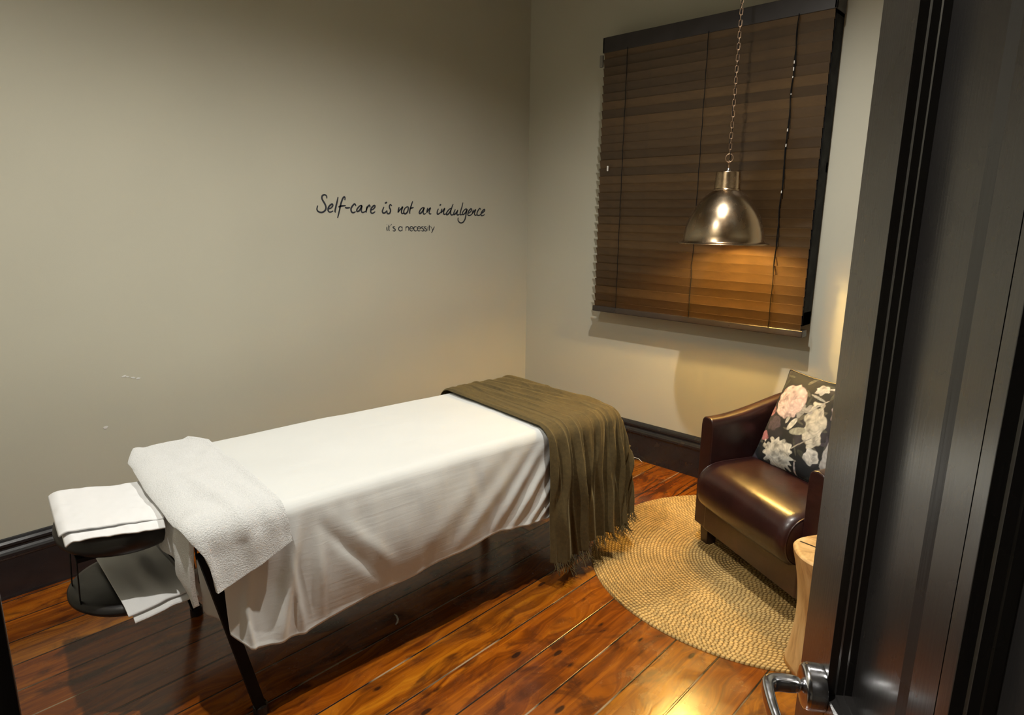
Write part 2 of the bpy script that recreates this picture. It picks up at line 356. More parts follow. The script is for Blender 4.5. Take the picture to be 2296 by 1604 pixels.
def lever():
    hz, hu = .965, .089
    M0 = Matrix.Translation((hu, 0, hz))@Matrix.Rotation(R(-90), 4, 'X')
    m = MB(); prof = [(0,0),(.026,0),(.0265,.004),(.0265,.017),(.0245,.021),(.022,.0225),(.012,.023),(0,.023)]
    L = MB(); L.lathe(prof, 48); m.add([M0@Vector(v) for v in L.v], L.f)
    hd = m.build('door_handle', CHROME, door, smooth=False, bevel=.0006); tag(hd, label='satin chrome lever handle')
    # neck + lever arm, flat bar bent toward the hinge
    k = MB(); path = [(0, .02), (0, .045), (.001, .054), (.006, .061), (.016, .064), (.04, .065), (.075, .064), (.105, .060), (.118, .055)]
    sx = [.009]*3+[.010, .011, .011, .0105, .0095, .007]; sy = [.009]*3+[.0085, .0065, .006, .0055, .005, .004]
    ring = 16; vs = []; P = [Vector((hu+a, b, hz+a*.03)) for a, b in path]
    for i, p in enumerate(P):
        t = (P[min(i+1, len(P)-1)]-P[max(i-1, 0)]).normalized(); zt = Vector((0,0,1)); nn = t.cross(zt).normalized()
        for q in range(ring):
            th = 2*math.pi*q/ring; c, s_ = math.cos(th), math.sin(th); e = .55
            c = math.copysign(abs(c)**e, c); s_ = math.copysign(abs(s_)**e, s_); vs.append(p+zt*c*sx[i]+nn*s_*sy[i])
    fs = [(i*ring+q, i*ring+(q+1) % ring, (i+1)*ring+(q+1) % ring, (i+1)*ring+q) for i in range(len(P)-1) for q in range(ring)]+[tuple(range(ring)), tuple(range((len(P)-1)*ring, len(P)*ring))]
    k.add(vs, fs); o = k.build('lever_arm', CHROME, hd, smooth=True)
    s = o.modifiers.new('sub', 'SUBSURF'); s.levels = 1; s.render_levels = 2
    k = MB(); k.box((-.0012,-.030,hz-.085),(.0005,-.010,hz+.085)); k.build('latch_plate', CHROME, door)
lever()

# ------------------------------------------------------------------ downlights
for (x, y), pw, lab in DOWN:
    r = empty('ceiling_downlight', (x, y, CEIL)); tag(r, lab, 'ceiling light', 'recessed ceiling downlights')
    MB().lathe([(.034,-.001),(.046,-.004),(.05,-.001),(.05,.0),(.034,.0)], 40, close=True).build('trim_ring', CHROME, r, smooth=True)
    MB().lathe([(0,-.0005),(.034,-.0005)], 32).build('lens', LED, r)
    ld = bpy.data.lights.new('downlight_lamp', 'SPOT'); ld.energy = pw; ld.color = (1, .965, .89); ld.spot_size = R(150); ld.spot_blend = .85; ld.shadow_soft_size = .022
    lo = bpy.data.objects.new('downlight_lamp', ld); C.objects.link(lo); lo.parent = r; lo.location = (0, 0, -.02)

# ------------------------------------------------------------------ wall lettering (traced by hand in wall coordinates: x along wall, z up)
LET = {'title': [[(1.7618,1.542),(1.7569,1.5289),(1.7563,1.5203),(1.7632,1.5117),(1.7795,1.5075),(1.7948,1.5121),(1.8055,1.5224),(1.8079,1.5356),(1.8021,1.5515),(1.7929,1.5658),(1.7878,1.5772),(1.7893,1.5888),(1.7997,1.5956),(1.8096,1.5944),(1.8151,1.5881),(1.8154,1.5779)],[(1.8225,1.5256),(1.8363,1.5302),(1.8471,1.5407),(1.8475,1.5481),(1.8425,1.5502),(1.8302,1.5419),(1.821,1.53),(1.8195,1.5183),(1.825,1.511),(1.8352,1.5104),(1.8492,1.5165)],[(1.8814,1.5871),(1.8759,1.5663),(1.8678,1.5426),(1.8615,1.5218),(1.8601,1.5129),(1.8633,1.5085)],[(1.9215,1.5719),(1.923,1.5838),(1.9189,1.5889),(1.9097,1.5805),(1.8999,1.561),(1.8918,1.5386),(1.8864,1.5192),(1.8792,1.4983),(1.873,1.4797)],[(1.8812,1.5362),(1.8954,1.5409),(1.9254,1.5444)],[(1.9196,1.5346),(1.9318,1.5326),(1.9515,1.5344)],[(1.9878,1.5426),(1.9846,1.5509),(1.9784,1.5538),(1.9662,1.543),(1.9576,1.5308),(1.957,1.5187),(1.9628,1.5097),(1.9736,1.5091),(1.9847,1.5145)],[(2.0264,1.5472),(2.0153,1.5462),(2.0021,1.5361),(1.9924,1.5238),(1.9938,1.5154),(2.0049,1.5179),(2.0164,1.5302),(2.0254,1.5456),(2.022,1.5318),(2.0205,1.5196),(2.0247,1.5112),(2.0377,1.5122),(2.0492,1.5185)],[(2.0586,1.5432),(2.0542,1.5278),(2.0497,1.5092)],[(2.0521,1.5216),(2.0593,1.5371),(2.071,1.548),(2.0756,1.5466),(2.0771,1.5374)],[(2.0831,1.5236),(2.0966,1.5284),(2.1084,1.5395),(2.1087,1.5472),(2.1011,1.5471),(2.0874,1.536),(2.0812,1.5235),(2.0816,1.5112),(2.0899,1.5066),(2.0996,1.5098),(2.1094,1.5162)],[(2.1689,1.5422),(2.1615,1.5295),(2.1572,1.5184),(2.1608,1.5098),(2.1715,1.5091),(2.1836,1.5172),(2.1897,1.5236)],[(2.1755,1.5619),(2.1834,1.5651),(2.1914,1.5681)],[(2.2223,1.5479),(2.2136,1.5556),(2.2065,1.5492),(2.2061,1.5381),(2.2117,1.5287),(2.2113,1.5175),(2.205,1.5079),(2.195,1.5054),(2.1882,1.5085),(2.1915,1.5173)],[(2.2725,1.5432),(2.2668,1.5263),(2.2633,1.5118)],[(2.2633,1.5126),(2.276,1.5264),(2.2886,1.5363),(2.297,1.5445),(2.2904,1.5282),(2.2879,1.5137),(2.2938,1.5073),(2.3063,1.5123)],[(2.3281,1.5458),(2.3133,1.5367),(2.3046,1.522),(2.3062,1.5091),(2.3165,1.5067),(2.3292,1.5158),(2.3359,1.5305),(2.3363,1.5436),(2.3281,1.5458)],[(2.3698,1.5776),(2.3597,1.5554),(2.3496,1.5324),(2.3459,1.5144),(2.3489,1.5071)],[(2.3475,1.534),(2.3592,1.5391),(2.3762,1.5426)],[(2.4558,1.5432),(2.4405,1.5421),(2.4251,1.5302),(2.4161,1.5152),(2.4202,1.5087),(2.4334,1.5154),(2.4468,1.5306),(2.454,1.5423),(2.4467,1.5256),(2.4463,1.5106),(2.4527,1.5057),(2.466,1.5108)],[(2.481,1.5428),(2.4751,1.526),(2.4722,1.5126)],[(2.4727,1.5142),(2.4863,1.5312),(2.5009,1.5423),(2.494,1.5279),(2.4899,1.5144),(2.4958,1.5078),(2.5069,1.5088)],[(2.5625,1.5388),(2.5544,1.5254),(2.5522,1.5121),(2.556,1.507),(2.5659,1.5093),(2.5779,1.5169)],[(2.5717,1.5573),(2.5777,1.5611),(2.5837,1.5644)],[(2.5912,1.5392),(2.585,1.5258),(2.5809,1.5125)],[(2.5819,1.5139),(2.596,1.526),(2.6119,1.541),(2.605,1.5261),(2.6018,1.5112),(2.6097,1.5061),(2.6198,1.5092)],[(2.6629,1.5434),(2.6465,1.5356),(2.6321,1.522),(2.6239,1.5099),(2.6299,1.504),(2.6442,1.5117),(2.6566,1.5253),(2.6649,1.5389),(2.6723,1.554),(2.6807,1.5692)],[(2.666,1.5419),(2.6596,1.5238),(2.6585,1.5118),(2.6666,1.5029),(2.681,1.506)],[(2.6979,1.5379),(2.6895,1.5242),(2.6842,1.5121),(2.6851,1.5061),(2.6955,1.5092),(2.7081,1.5214),(2.7186,1.5337)],[(2.7186,1.5344),(2.7122,1.5185),(2.71,1.5078),(2.7184,1.5034),(2.731,1.508)],[(2.761,1.5792),(2.7524,1.5525),(2.7417,1.5279),(2.7373,1.5127),(2.7394,1.5051),(2.7542,1.5067)],[(2.7949,1.5394),(2.7842,1.5408),(2.7671,1.5298),(2.7564,1.5159),(2.7584,1.5068),(2.7712,1.51),(2.7841,1.5209),(2.7959,1.5379),(2.7894,1.5194),(2.7839,1.4978),(2.7774,1.4778),(2.7623,1.4608),(2.7453,1.4554),(2.7306,1.4592),(2.7202,1.4699),(2.7192,1.4805),(2.7224,1.4874)],[(2.8034,1.5134),(2.8185,1.5197),(2.8337,1.5323),(2.8338,1.5408),(2.8251,1.5407),(2.8099,1.5289),(2.8023,1.5149),(2.8033,1.5041),(2.8141,1.5011),(2.8271,1.5044),(2.8402,1.5122)],[(2.8501,1.5372),(2.8435,1.5231),(2.8391,1.5107)],[(2.8402,1.5122),(2.8534,1.5248),(2.8699,1.5382),(2.8622,1.5234),(2.8599,1.5093),(2.8688,1.5032),(2.8798,1.5064)],[(2.9143,1.5381),(2.9065,1.5466),(2.8953,1.5379),(2.8842,1.5236),(2.8809,1.5111),(2.8865,1.5033),(2.9021,1.5035),(2.9155,1.5099)],[(2.9166,1.5138),(2.9334,1.5211),(2.9492,1.5323),(2.9492,1.5394),(2.9402,1.5385),(2.9244,1.5257),(2.9166,1.513),(2.92,1.5021),(2.9312,1.5014),(2.9493,1.5086)]],
 'sub': [[(2.1845,1.4346),(2.184,1.4208),(2.1867,1.4118)],[(2.1841,1.4471),(2.1858,1.4454)],[(2.1978,1.445),(2.1976,1.4263),(2.1976,1.4165),(2.2017,1.412)],[(2.193,1.4332),(2.206,1.4346)],[(2.2169,1.4491),(2.2105,1.4401)],[(2.2408,1.4337),(2.2312,1.4345),(2.2259,1.431),(2.2326,1.4247),(2.2412,1.419),(2.2392,1.412),(2.2304,1.4107),(2.2235,1.4142)],[(2.2893,1.4279),(2.2806,1.4346),(2.2698,1.4315),(2.2646,1.4224),(2.2692,1.4132),(2.2798,1.4107),(2.289,1.4166)],[(2.291,1.435),(2.2902,1.4102)],[(2.3165,1.4342),(2.3157,1.4107)],[(2.3162,1.4256),(2.3219,1.4334),(2.3309,1.4334),(2.3362,1.427),(2.3361,1.4105)],[(2.3452,1.4226),(2.3691,1.4225),(2.3656,1.4308),(2.3565,1.4347),(2.3472,1.4298),(2.3442,1.4212),(2.3486,1.4126),(2.3576,1.4096),(2.367,1.4132)],[(2.3952,1.4307),(2.386,1.4346),(2.3757,1.4296),(2.3736,1.421),(2.378,1.4124),(2.3872,1.4094),(2.3962,1.4129)],[(2.4002,1.4223),(2.4246,1.4222),(2.421,1.4306),(2.4118,1.4345),(2.4023,1.4295),(2.3993,1.4209),(2.4037,1.4122),(2.413,1.4092),(2.4225,1.4127)],[(2.447,1.433),(2.4366,1.4337),(2.4308,1.4301),(2.4382,1.4235),(2.4476,1.4177),(2.4455,1.4104),(2.436,1.409),(2.4285,1.4127)],[(2.4689,1.4329),(2.4584,1.4337),(2.4526,1.43),(2.4601,1.4234),(2.4695,1.4175),(2.4675,1.4102),(2.4579,1.4088),(2.4503,1.4125)],[(2.4781,1.4336),(2.4776,1.4094)],[(2.4774,1.4446),(2.4793,1.4428)],[(2.4893,1.4431),(2.4893,1.4247),(2.4896,1.4093)],[(2.4839,1.4328),(2.5007,1.4332)],[(2.5027,1.4335),(2.5159,1.4135)],[(2.53,1.4341),(2.5169,1.4142),(2.5058,1.3959)]]}
let = empty('wall_lettering', (2.35, YA, 1.5)); tag(let, 'dark slate script lettering on the grey wall above the massage table', 'wall lettering')
def catmull(p, n=5):
    p = np.array(p, float); q = np.vstack([2*p[0]-p[1], p, 2*p[-1]-p[-2]]); out = []
    for i in range(1, len(q)-2):
        for k in range(n):
            t = k/n; out.append(.5*((2*q[i])+(-q[i-1]+q[i+1])*t+(2*q[i-1]-5*q[i]+4*q[i+1]-q[i+2])*t*t+(-q[i-1]+3*q[i]-3*q[i+1]+q[i+2])*t**3))
    out.append(p[-1]); return np.array(out)
def strokes(lines, wd, counts):
    k0 = 0
    for cnt in counts:
        mb = MB(); grp = lines[k0:k0+cnt]; k0 += cnt
        for ln in grp:
            c = catmull(ln) if len(ln) > 2 else np.array(ln, float)
            t = np.gradient(c, axis=0); t /= np.maximum(np.linalg.norm(t, axis=1, keepdims=True), 1e-9); nn = np.c_[-t[:,1], t[:,0]]
            N = len(c); k = np.linspace(0, 1, N); ww = wd*.5*(.62+.5*np.sin(np.pi*k)**.6)
            A = c+nn*ww[:,None]; B = c-nn*ww[:,None]
            v = [(a[0]-2.35, -.0006, a[1]-1.5) for a in A]+[(b[0]-2.35, -.0006, b[1]-1.5) for b in B]+[(a[0]-2.35, 0, a[1]-1.5) for a in A]+[(b[0]-2.35, 0, b[1]-1.5) for b in B]
            f = []
            for i in range(N-1): f += [(i, i+1, N+i+1, N+i), (i, 2*N+i, 2*N+i+1, i+1), (N+i, N+i+1, 3*N+i+1, 3*N+i)]
            f += [(0, N, 3*N, 2*N), (N-1, 3*N-1, 4*N-1, 2*N-1)]
            mb.add(v, f)
        mb.build('letter', INK, let)
    assert k0 == len(lines), (k0, len(lines))
strokes(LET['title'], .0086, (1,1,1,2,1,1,1,2,1, 2,1,2,1,2,1,2, 2,2,2,2,1,1,1,2,1,1))
strokes(LET['sub'], .0056, (2,2,1,1,2,2,1,1,1,1,1,2,2,2))

# ------------------------------------------------------------------ venetian blind
XF = 3.24
bl = empty('venetian_blind', (XF, (BY0+BY1)/2, BZ1)); tag(bl, 'dark stained wooden venetian blind, closed, on the wall behind the hanging lamp', 'window blind')
yc = (BY0+BY1)/2; hw = (BY1-BY0)/2
MB().box((-.004,-hw,-.082),(.012,hw,0)).box((-.004,-hw,-.082),(XB-XF-.002,-hw+.012,0)).box((-.004,hw-.012,-.082),(XB-XF-.002,hw,0)).build('valance', VAL, bl, bevel=.003)
MB().box((.02,-hw+.02,-.06),(.075,hw-.02,-.012)).build('head_rail', RAIL, bl)
PITCH = .0455; nsl = 32; ztop = -.085; zbot = .953-BZ1
tilt = R(75)
sl0 = None
for i in range(nsl):
    z = ztop-.012-i*(ztop-zbot-.03)/(nsl-1)
    if sl0 is None:
        m = MB(); n = 7; vs = []; hwid = .0265
        for side in (-1, 1):
            for k in range(n):
                s = -1+2*k/(n-1); vs.append((s*hwid, side*(hw-.008), .0012*(1-s*s)+.0014))
            for k in range(n-1, -1, -1):
                s = -1+2*k/(n-1); vs.append((s*hwid, side*(hw-.008), .0012*(1-s*s)-.0014))
        k2 = 2*n; m.add(vs, [(a, (a+1) % k2, k2+(a+1) % k2, k2+a) for a in range(k2)]+[tuple(range(k2)), tuple(range(2*k2-1, k2-1, -1))])
        o = sl0 = m.build('slat', SLAT, bl)
    else:
        o = sl0.copy(); C.objects.link(o); o.parent = bl
    o.location = (.005, random.uniform(-.001, .001), z); o.rotation_euler = (0, tilt+R(random.uniform(-3, 2)), 0)
MB().box((-.004,-hw-.006,zbot-.022),(.060,hw+.004,zbot+.012)).build('bottom_rail', RAIL, bl, bevel=.004)
for y_ in (1.683, 2.165, 1.239):
    yy = y_-yc
    pts = [(-.006, yy+.0015*math.sin(k*1.9), ztop+.01+(zbot-ztop)*k/30) for k in range(31)]
    MB().tube(pts, .0018, 6).build('ladder_cord', BLACKMET, bl)
# pull cord with pale pieces painting window light through slat holes, tilt wand tassel
pts = [(-.012, 1.236-yc+.004*math.sin(k*.7), ztop+(-1.18)*k/40) for k in range(41)]; MB().tube(pts, .0022, 6).build('pull_cord', BLACKMET, bl)
for z_, h_ in ((2.215,.007), (2.185,.008), (2.150,.004), (2.075,.003), (1.915,.007), (1.845,.007), (1.63,.006)):
    MB().box((-.0165, 1.236-yc-.0022, z_-BZ1-h_), (-.013, 1.236-yc+.0022, z_-BZ1+h_)).build('painted_glint', GLINT_CLIP, bl, bevel=.001)
MB().box((-.012, 2.263-yc-.004, 1.765-BZ1), (-.006, 2.263-yc+.004, 1.795-BZ1)).build('cord_clip', GLINT_CLIP, bl, bevel=.001)
MB().box((-.002, hw+.0, -.155), (.012, hw+.02, -.09)).build('side_bracket', m_black('grey_bracket', (.2,.19,.17), .5), bl, bevel=.003)
for y_ in (1.3, 2.16):
    M0 = Matrix.Translation((.028, y_-yc, zbot-.022)); L = MB(); L.lathe([(0,-.006),(.005,-.005),(.006,0)], 16); MB().add([M0@Vector(v) for v in L.v], L.f).build('rail_button', RAIL, bl)

# ------------------------------------------------------------------ pendant lamp
PX, PY, PZ = 2.95, 1.385, 1.383
pl = empty('pendant_lamp', (PX, PY, PZ)); tag(pl, 'aged brass dome pendant lamp hanging on a chain in front of the blind, lit', 'lamp')
prof = [(.209,.0),(.2105,.003),(.207,.006),(.188,.009),(.1845,.014),(.183,.04),(.177,.075),(.166,.112),(.150,.148),(.130,.180),(.105,.212),(.085,.230),(.066,.243),(.061,.247)]
MB().lathe(prof+[(r-.0025, z-.001) for r, z in prof[::-1][:-4]]+[(.200,.004),(.203,.0)], 96, close=True).build('lamp_shade', BRASS, pl, smooth=True)
pin = [(r-.004, z-.002) for r, z in prof[4:]]; MB().lathe(pin, 96).build('shade_lining', INNER, pl, smooth=True)
MB().lathe([(.0615,.244),(.0625,.249),(.0595,.253),(.0585,.256),(.0545,.327),(.0525,.331),(.0,.331)], 64).build('lamp_neck', ABRASS, pl, smooth=False, bevel=.001)
MB().lathe([(.0,.349),(.006,.349),(.008,.344),(.0105,.336),(.0115,.331)], 24).build('finial', CHROME, pl, smooth=True)
m = MB(); m.tube([(0,0,.347),(0,0,.372)], .0035, 10); m.tube([(0, .0165*math.sin(t), .392+.0185*math.cos(t)) for t in np.linspace(0, 2*math.pi, 28)[:-1]], .0028, 8, closed=True)
MB.tube(m, [(.006*math.sin(t), 0, .372+.010*math.cos(t)) for t in np.linspace(0, 2*math.pi, 16)[:-1]], .0025, 6, closed=True); o = m.build('hook_ring', CHAINM, pl, smooth=True); o.rotation_euler = (0,0,R(25))
m = MB(); z = .408; k = 0; LL = .030
while z < CEIL-PZ-.04:
    a = R(25+90*(k % 2)+8*math.sin(k)); ux, uy = math.cos(a), math.sin(a); cz = z+LL/2-.003; pts = []
    for t in np.linspace(0, 2*math.pi, 20)[:-1]:
        c_, s_ = math.cos(t), math.sin(t); zz = (LL/2-.0065)*(1 if c_ > 0 else -1)+.0065*c_; q = .0062*s_
        pts.append((ux*q, uy*q, cz+zz))
    m.tube(pts, .0015, 6, closed=True); z += LL-.0062; k += 1
m.build('chain', CHAINM, pl, smooth=True)
MB().tube([(.004*math.sin(i*.9), .004*math.cos(i*.9), .34+i*.02) for i in range(63)], .0016, 6).build('power_cable', BLACKMET, pl, smooth=True)
MB().lathe([(0,CEIL-PZ-.03),(.03,CEIL-PZ-.028),(.05,CEIL-PZ-.01),(.052,CEIL-PZ)], 40).build('ceiling_rose', ABRASS, pl, smooth=True)
MB().lathe([(0,.235),(.02,.235),(.02,.165),(.014,.155)], 24).build('lamp_holder', BLACKMET, pl, smooth=True)
MB().lathe([(.0,.070),(.012,.072),(.022,.079),(.029,.092),(.030,.105),(.026,.122),(.017,.142),(.0135,.158)], 32).build('bulb', BULB, pl, smooth=True)

# ------------------------------------------------------------------ rug
RC, RR = (2.624, .967), .7245
def rug():
    pitch = .0145; nr = int(RR/pitch); n = 420; vs = [(0, 0, .010)]; rows = []
    for i in range(nr):
        for (s, h) in ((.08, .0062), (.5, .0112)):
            r_ = (i+s)*pitch; rows.append((r_, h))
    rows += [(nr*pitch-.002, .006), (nr*pitch-.001, 0)]
    A = np.linspace(0, 2*np.pi, n, endpoint=False); P = []
    for r_, h in rows:
        k = .004*np.sin(3*A+.6)+.003*np.sin(5*A+2)
        rr = r_+k*(r_/RR); jz = .0006*np.sin(A*r_*370)*(h > .01)
        P.append(np.c_[rr*np.cos(A), rr*np.sin(A), np.full(n, h)+jz])
    V = np.vstack([[(0,0,.01)]]+P); f = [(0, 1+j, 1+(j+1) % n) for j in range(n)]
    for i in range(len(rows)-1):
        for j in range(n): j2 = (j+1) % n; f.append((1+i*n+j, 1+(i+1)*n+j, 1+(i+1)*n+j2, 1+i*n+j2))
    o = mesh_obj('round_rug', V, f, JUTE, None, True); o.location = (RC[0], RC[1], .0005); tag(o, 'round braided jute rug on the floorboards under the leather armchair', 'rug')
rug()

# ------------------------------------------------------------------ armchair
ch = empty('tub_armchair', (2.64, 1.27, .0115), R(-118.8)); tag(ch, 'dark burgundy leather tub armchair on the round jute rug', 'armchair')
CW, CDp = .745, .66
def shell():
    # centreline of the wrap-around arm/back, U shape
    t = .085; pts = []; rc = .24; h = t/2
    for y in np.linspace(0, CDp-h-rc, 10): pts.append((h, y))
    for a in np.linspace(0, 90, 12)[1:]: pts.append((h+rc-rc*math.cos(R(a)), CDp-h-rc+rc*math.sin(R(a))))
    for x in np.linspace(h+rc, CW-h-rc, 6)[1:]: pts.append((x, CDp-h))
    for a in np.linspace(0, 90, 12)[1:]: pts.append((CW-h-rc+rc*math.sin(R(a)), CDp-h-rc+rc*math.cos(R(a))))
    for y in np.linspace(CDp-h-rc, 0, 10)[1:]: pts.append((CW-h, y))
    P = np.array(pts); N = len(P); T = np.gradient(P, axis=0); T /= np.linalg.norm(T, axis=1, keepdims=True); Nn = np.c_[-T[:,1], T[:,0]]   # left normal
    vs = []; prof = []
    for s, z in ((-1,.09),(-1,.3),(-1,.55),(-1.0,.93),(-.88,.975),(-.62,.997),(0,1.006),(.62,.997),(.88,.975),(1,.93),(1,.55),(1,.3),(1,.09)): prof.append((s, z))
    for i in range(N):
        k = smooth01(P[i,1]/CDp); top = .612+.125*k; arm = 1
        for s, z in prof:
            zz = z if z < .2 else .09+(top-.09)*((z-.09)/.91)
            q = P[i]+Nn[i]*s*t/2; vs.append((q[0], q[1], zz))
    n = len(prof); fs = grid_faces(N, n)+[tuple(range(n)), tuple(range((N-1)*n, N*n))]+[(i*n, (i+1)*n, (i+1)*n+n-1, i*n+n-1) for i in range(N-1)]
    m = MB(); m.add(vs, fs); return m.build('wrap_arms_and_back', LEATHER, ch, bevel=.007, seg=3)
shell()
def cushion_seat():
    # side profile (y depth, z) of bull-nosed seat cushion, swept over the width with soft ends
    pr = [(.50,.30),(.50,.415),(.40,.425),(.25,.427),(.10,.426),(.02,.420),(-.03,.402),(-.060,.370),(-.073,.325),(-.070,.280),(-.055,.245),(-.030,.222),(.0,.212),(.06,.208),(.50,.22)]
    c = catmull(pr+[pr[0]], 4)[:-1]; n = len(c); xs = np.linspace(0, 1, 25); cen = c.mean(0); vs = []
    for x in xs:
        e = min(x, 1-x); k = 1-.14*max(0, 1-e/.05)**2; X = .086+x*(CW-.172)
        for y, z in c:
            dz = .006*math.sin(math.pi*x) if z > .35 else 0
            front = .010*math.sin(math.pi*x) if y < 0 else 0
            vs.append((X, cen[0]+(y-cen[0])*(1-(1-k)*.6)-front, cen[1]+(z-cen[1])*k+dz))
    m = MB(); m.add(vs, grid_faces(25, n, True)+[tuple(range(n)), tuple(range(24*n, 25*n))]); m.build('seat_cushion', LEATHER, ch, smooth=True)
    m = MB()
    for X in (.092, CW-.092):
        m.tube([(X, cen[0]+(y-cen[0])*.93, cen[1]+(z-cen[1])*.90) for y, z in c], .0042, 8, closed=True)
    m.build('seat_piping', LEATHER, ch, smooth=True)
cushion_seat()
MB().box((.075,-.004,.085),(CW-.075,.06,.27)).box((.08,.05,.10),(CW-.08,.56,.24)).build('front_apron', LEATHER, ch, bevel=.012, seg=3)
for x, y in ((.022,.02),(CW-.082,.02),(.04,.53),(CW-.10,.53)):
    k = .045; MB().add([(x,y,.095),(x+.06,y,.095),(x+.06,y+.06,.095),(x,y+.06,.095),(x+.005,y+.005,0),(x+.053,y+.005,0),(x+.053,y+.053,0),(x+.005,y+.053,0)],[(0,1,2,3),(7,6,5,4),(0,4,5,1),(1,5,6,2),(2,6,7,3),(3,7,4,0)]).build('leg', DARKWOOD, ch, bevel=.003)

# ------------------------------------------------------------------ floral scatter cushion
def floral():
    n = 170; W_, H_ = .46, .45; u = np.linspace(0, 1, n); U, V = np.meshgrid(u, u, indexing='ij')
    s, t = U*2-1, V*2-1
    prof = np.clip(1-np.abs(s)**2.6, 0, 1)**.55*np.clip(1-np.abs(t)**2.6, 0, 1)**.55
    pinch = 1-.07*(1-t*t)*np.abs(s)**3; pinch2 = 1-.07*(1-s*s)*np.abs(t)**3
    X = s*W_/2*pinch; Z = (t*pinch2+1)*H_/2; th = .066*prof+.0035*vnoise(U*5, V*5, 3)*prof
    F = np.stack([X, -th, Z], 2); B = np.stack([X, th, Z], 2)
    V_ = np.vstack([F.reshape(-1,3), B.reshape(-1,3)]); f = grid_faces(n, n); f2 = [tuple(i+n*n for i in q[::-1]) for q in f]
    r = empty('floral_cushion'); tag(r, 'dark floral scatter cushion with pale pink and cream blooms on the armchair', 'cushion')
    o = mesh_obj('cushion_cover', V_, f+f2, FLORAL, r, True)
    def q(u_, v_, cu, cv, ru, rv, rot=0, jag=.12, fr=9, seed=1):
        dx, dy = u_-cu, v_-cv; c, s_ = math.cos(rot), math.sin(rot); a, b = (dx*c+dy*s_)/ru, (-dx*s_+dy*c)/rv
        an = np.arctan2(b, a); return np.hypot(a, b)+jag*np.sin(an*fr+seed)*.5+jag*vnoise(u_*26, v_*26, seed)
    col = np.zeros((n, n, 3)); nz = vnoise(U*9, V*9, 21)
    col[:] = (.006, .007, .009); col += np.clip(nz, 0, 1)[..., None]*np.array((.035, .028, .034))
    def put(mask, c, tex): 
        m_ = smooth01(mask)[..., None]; col[:] = col*(1-m_)+np.array(c)*tex[..., None]*m_
    def bloom(cu, cv, ru, rv, c, seed, fr=11, rot=0, jag=.14, dark=.4):
        d = q(U, V, cu, cv, ru, rv, rot, jag, fr, seed)
        petals = .75+.45*np.abs(vnoise(U*38+vnoise(U*14,V*14,seed+5)*2, V*38+vnoise(U*13,V*13,seed+6)*2, seed+1))-.5*np.clip(vnoise(U*22, V*22, seed+2), 0, 1)
        edge = 1-dark*np.clip((.35-d)/.35, 0, 1)*.4
        put((1-d)/.08, c, np.clip(petals*edge, .25, 1.4))
    def leaf(cu, cv, L, wd, rot, c, seed):
        d = q(U, V, cu, cv, L, wd, rot, .05, 3, seed); put((1-d)/.15, c, .7+.5*np.abs(vnoise(U*30, V*30, seed)))
    rg = np.random.default_rng(5)
    for k in range(46):
        cu, cv = rg.random(2); cc = [(.055,.055,.045),(.09,.085,.065),(.03,.035,.03),(.05,.04,.055)][k % 4]
        leaf(cu, cv, rg.uniform(.04,.10), rg.uniform(.010,.026), rg.uniform(0, 3.1), cc, k+30)
    put((.32-V)*6*(U < .3)-0+(.0), (.02,.024,.028), np.ones_like(U)*1.0) if False else None
    bloom(.66, .52, .11, .22, (.58,.54,.44), 61, 7, .3, .2); bloom(.56, .875, .075, .055, (.42,.40,.37), 62, 6, 0, .3)
    bloom(.75, .24, .08, .075, (.62,.60,.55), 63, 5); bloom(.88, .72, .12, .13, (.45,.36,.36), 64, 9); bloom(.92, .30, .08, .16, (.4,.38,.36), 65, 7)
    bloom(.50, .63, .09, .05, (.30,.29,.27), 66, 5, .6, .4)
    bloom(.115, .275, .075, .05, (.42,.17,.20), 67, 4, -.3, .12); bloom(.085, .53, .045, .05, (.34,.15,.16), 68, 4)
    bloom(.20, .42, .10, .08, (.07,.05,.065), 69, 6)
    leaf(.43, .47, .075, .032, 1.1, (.55,.53,.45), 70); leaf(.52, .42, .10, .04, .3, (.36,.35,.27), 71); leaf(.36, .50, .05, .02, 1.4, (.45,.44,.38), 72)
    leaf(.58, .30, .17, .007, .75, (.30,.28,.24), 73); leaf(.62, .70, .12, .010, .8, (.40,.38,.34), 74)
    leaf(.70, .92, .09, .016, .25, (.42,.42,.40), 75); leaf(.58, .78, .10, .014, -.2, (.30,.30,.28), 76)
    bloom(.37, .145, .215, .155, (.66,.64,.56), 77, 15, -.15, .22)
    leaf(.60, .05, .10, .012, 1.6, (.45,.40,.38), 78)
    bloom(.285, .68, .195, .185, (.60,.46,.44), 79, 13, 0, .07)
    me = o.data; ca = me.color_attributes.new('print', 'FLOAT_COLOR', 'POINT')
    A = np.ones((2*n*n, 4)); A[:n*n, :3] = col.reshape(-1,3); A[n*n:, :3] = (.012,.012,.014); ca.data.foreach_set('color', A.astype(np.float32).ravel())
    b = [F[0, j] for j in range(n)]+[F[i, n-1] for i in range(n)]+[F[n-1, j] for j in range(n-1, -1, -1)]+[F[i, 0] for i in range(n-1, -1, -1)]
    MB().tube(b[::4], .0045, 8, closed=True).build('cushion_piping', VINYL, r, smooth=True)
    return r
fc = floral(); fc.matrix_world = Matrix.Translation((2.64, 1.27, .0115))@Matrix.Rotation(R(-118.8), 4, 'Z')@Matrix.Translation((.322, .225, .418))@Matrix.Rotation(R(-25), 4, 'X')@Matrix.Rotation(R(-3), 4, 'Y')

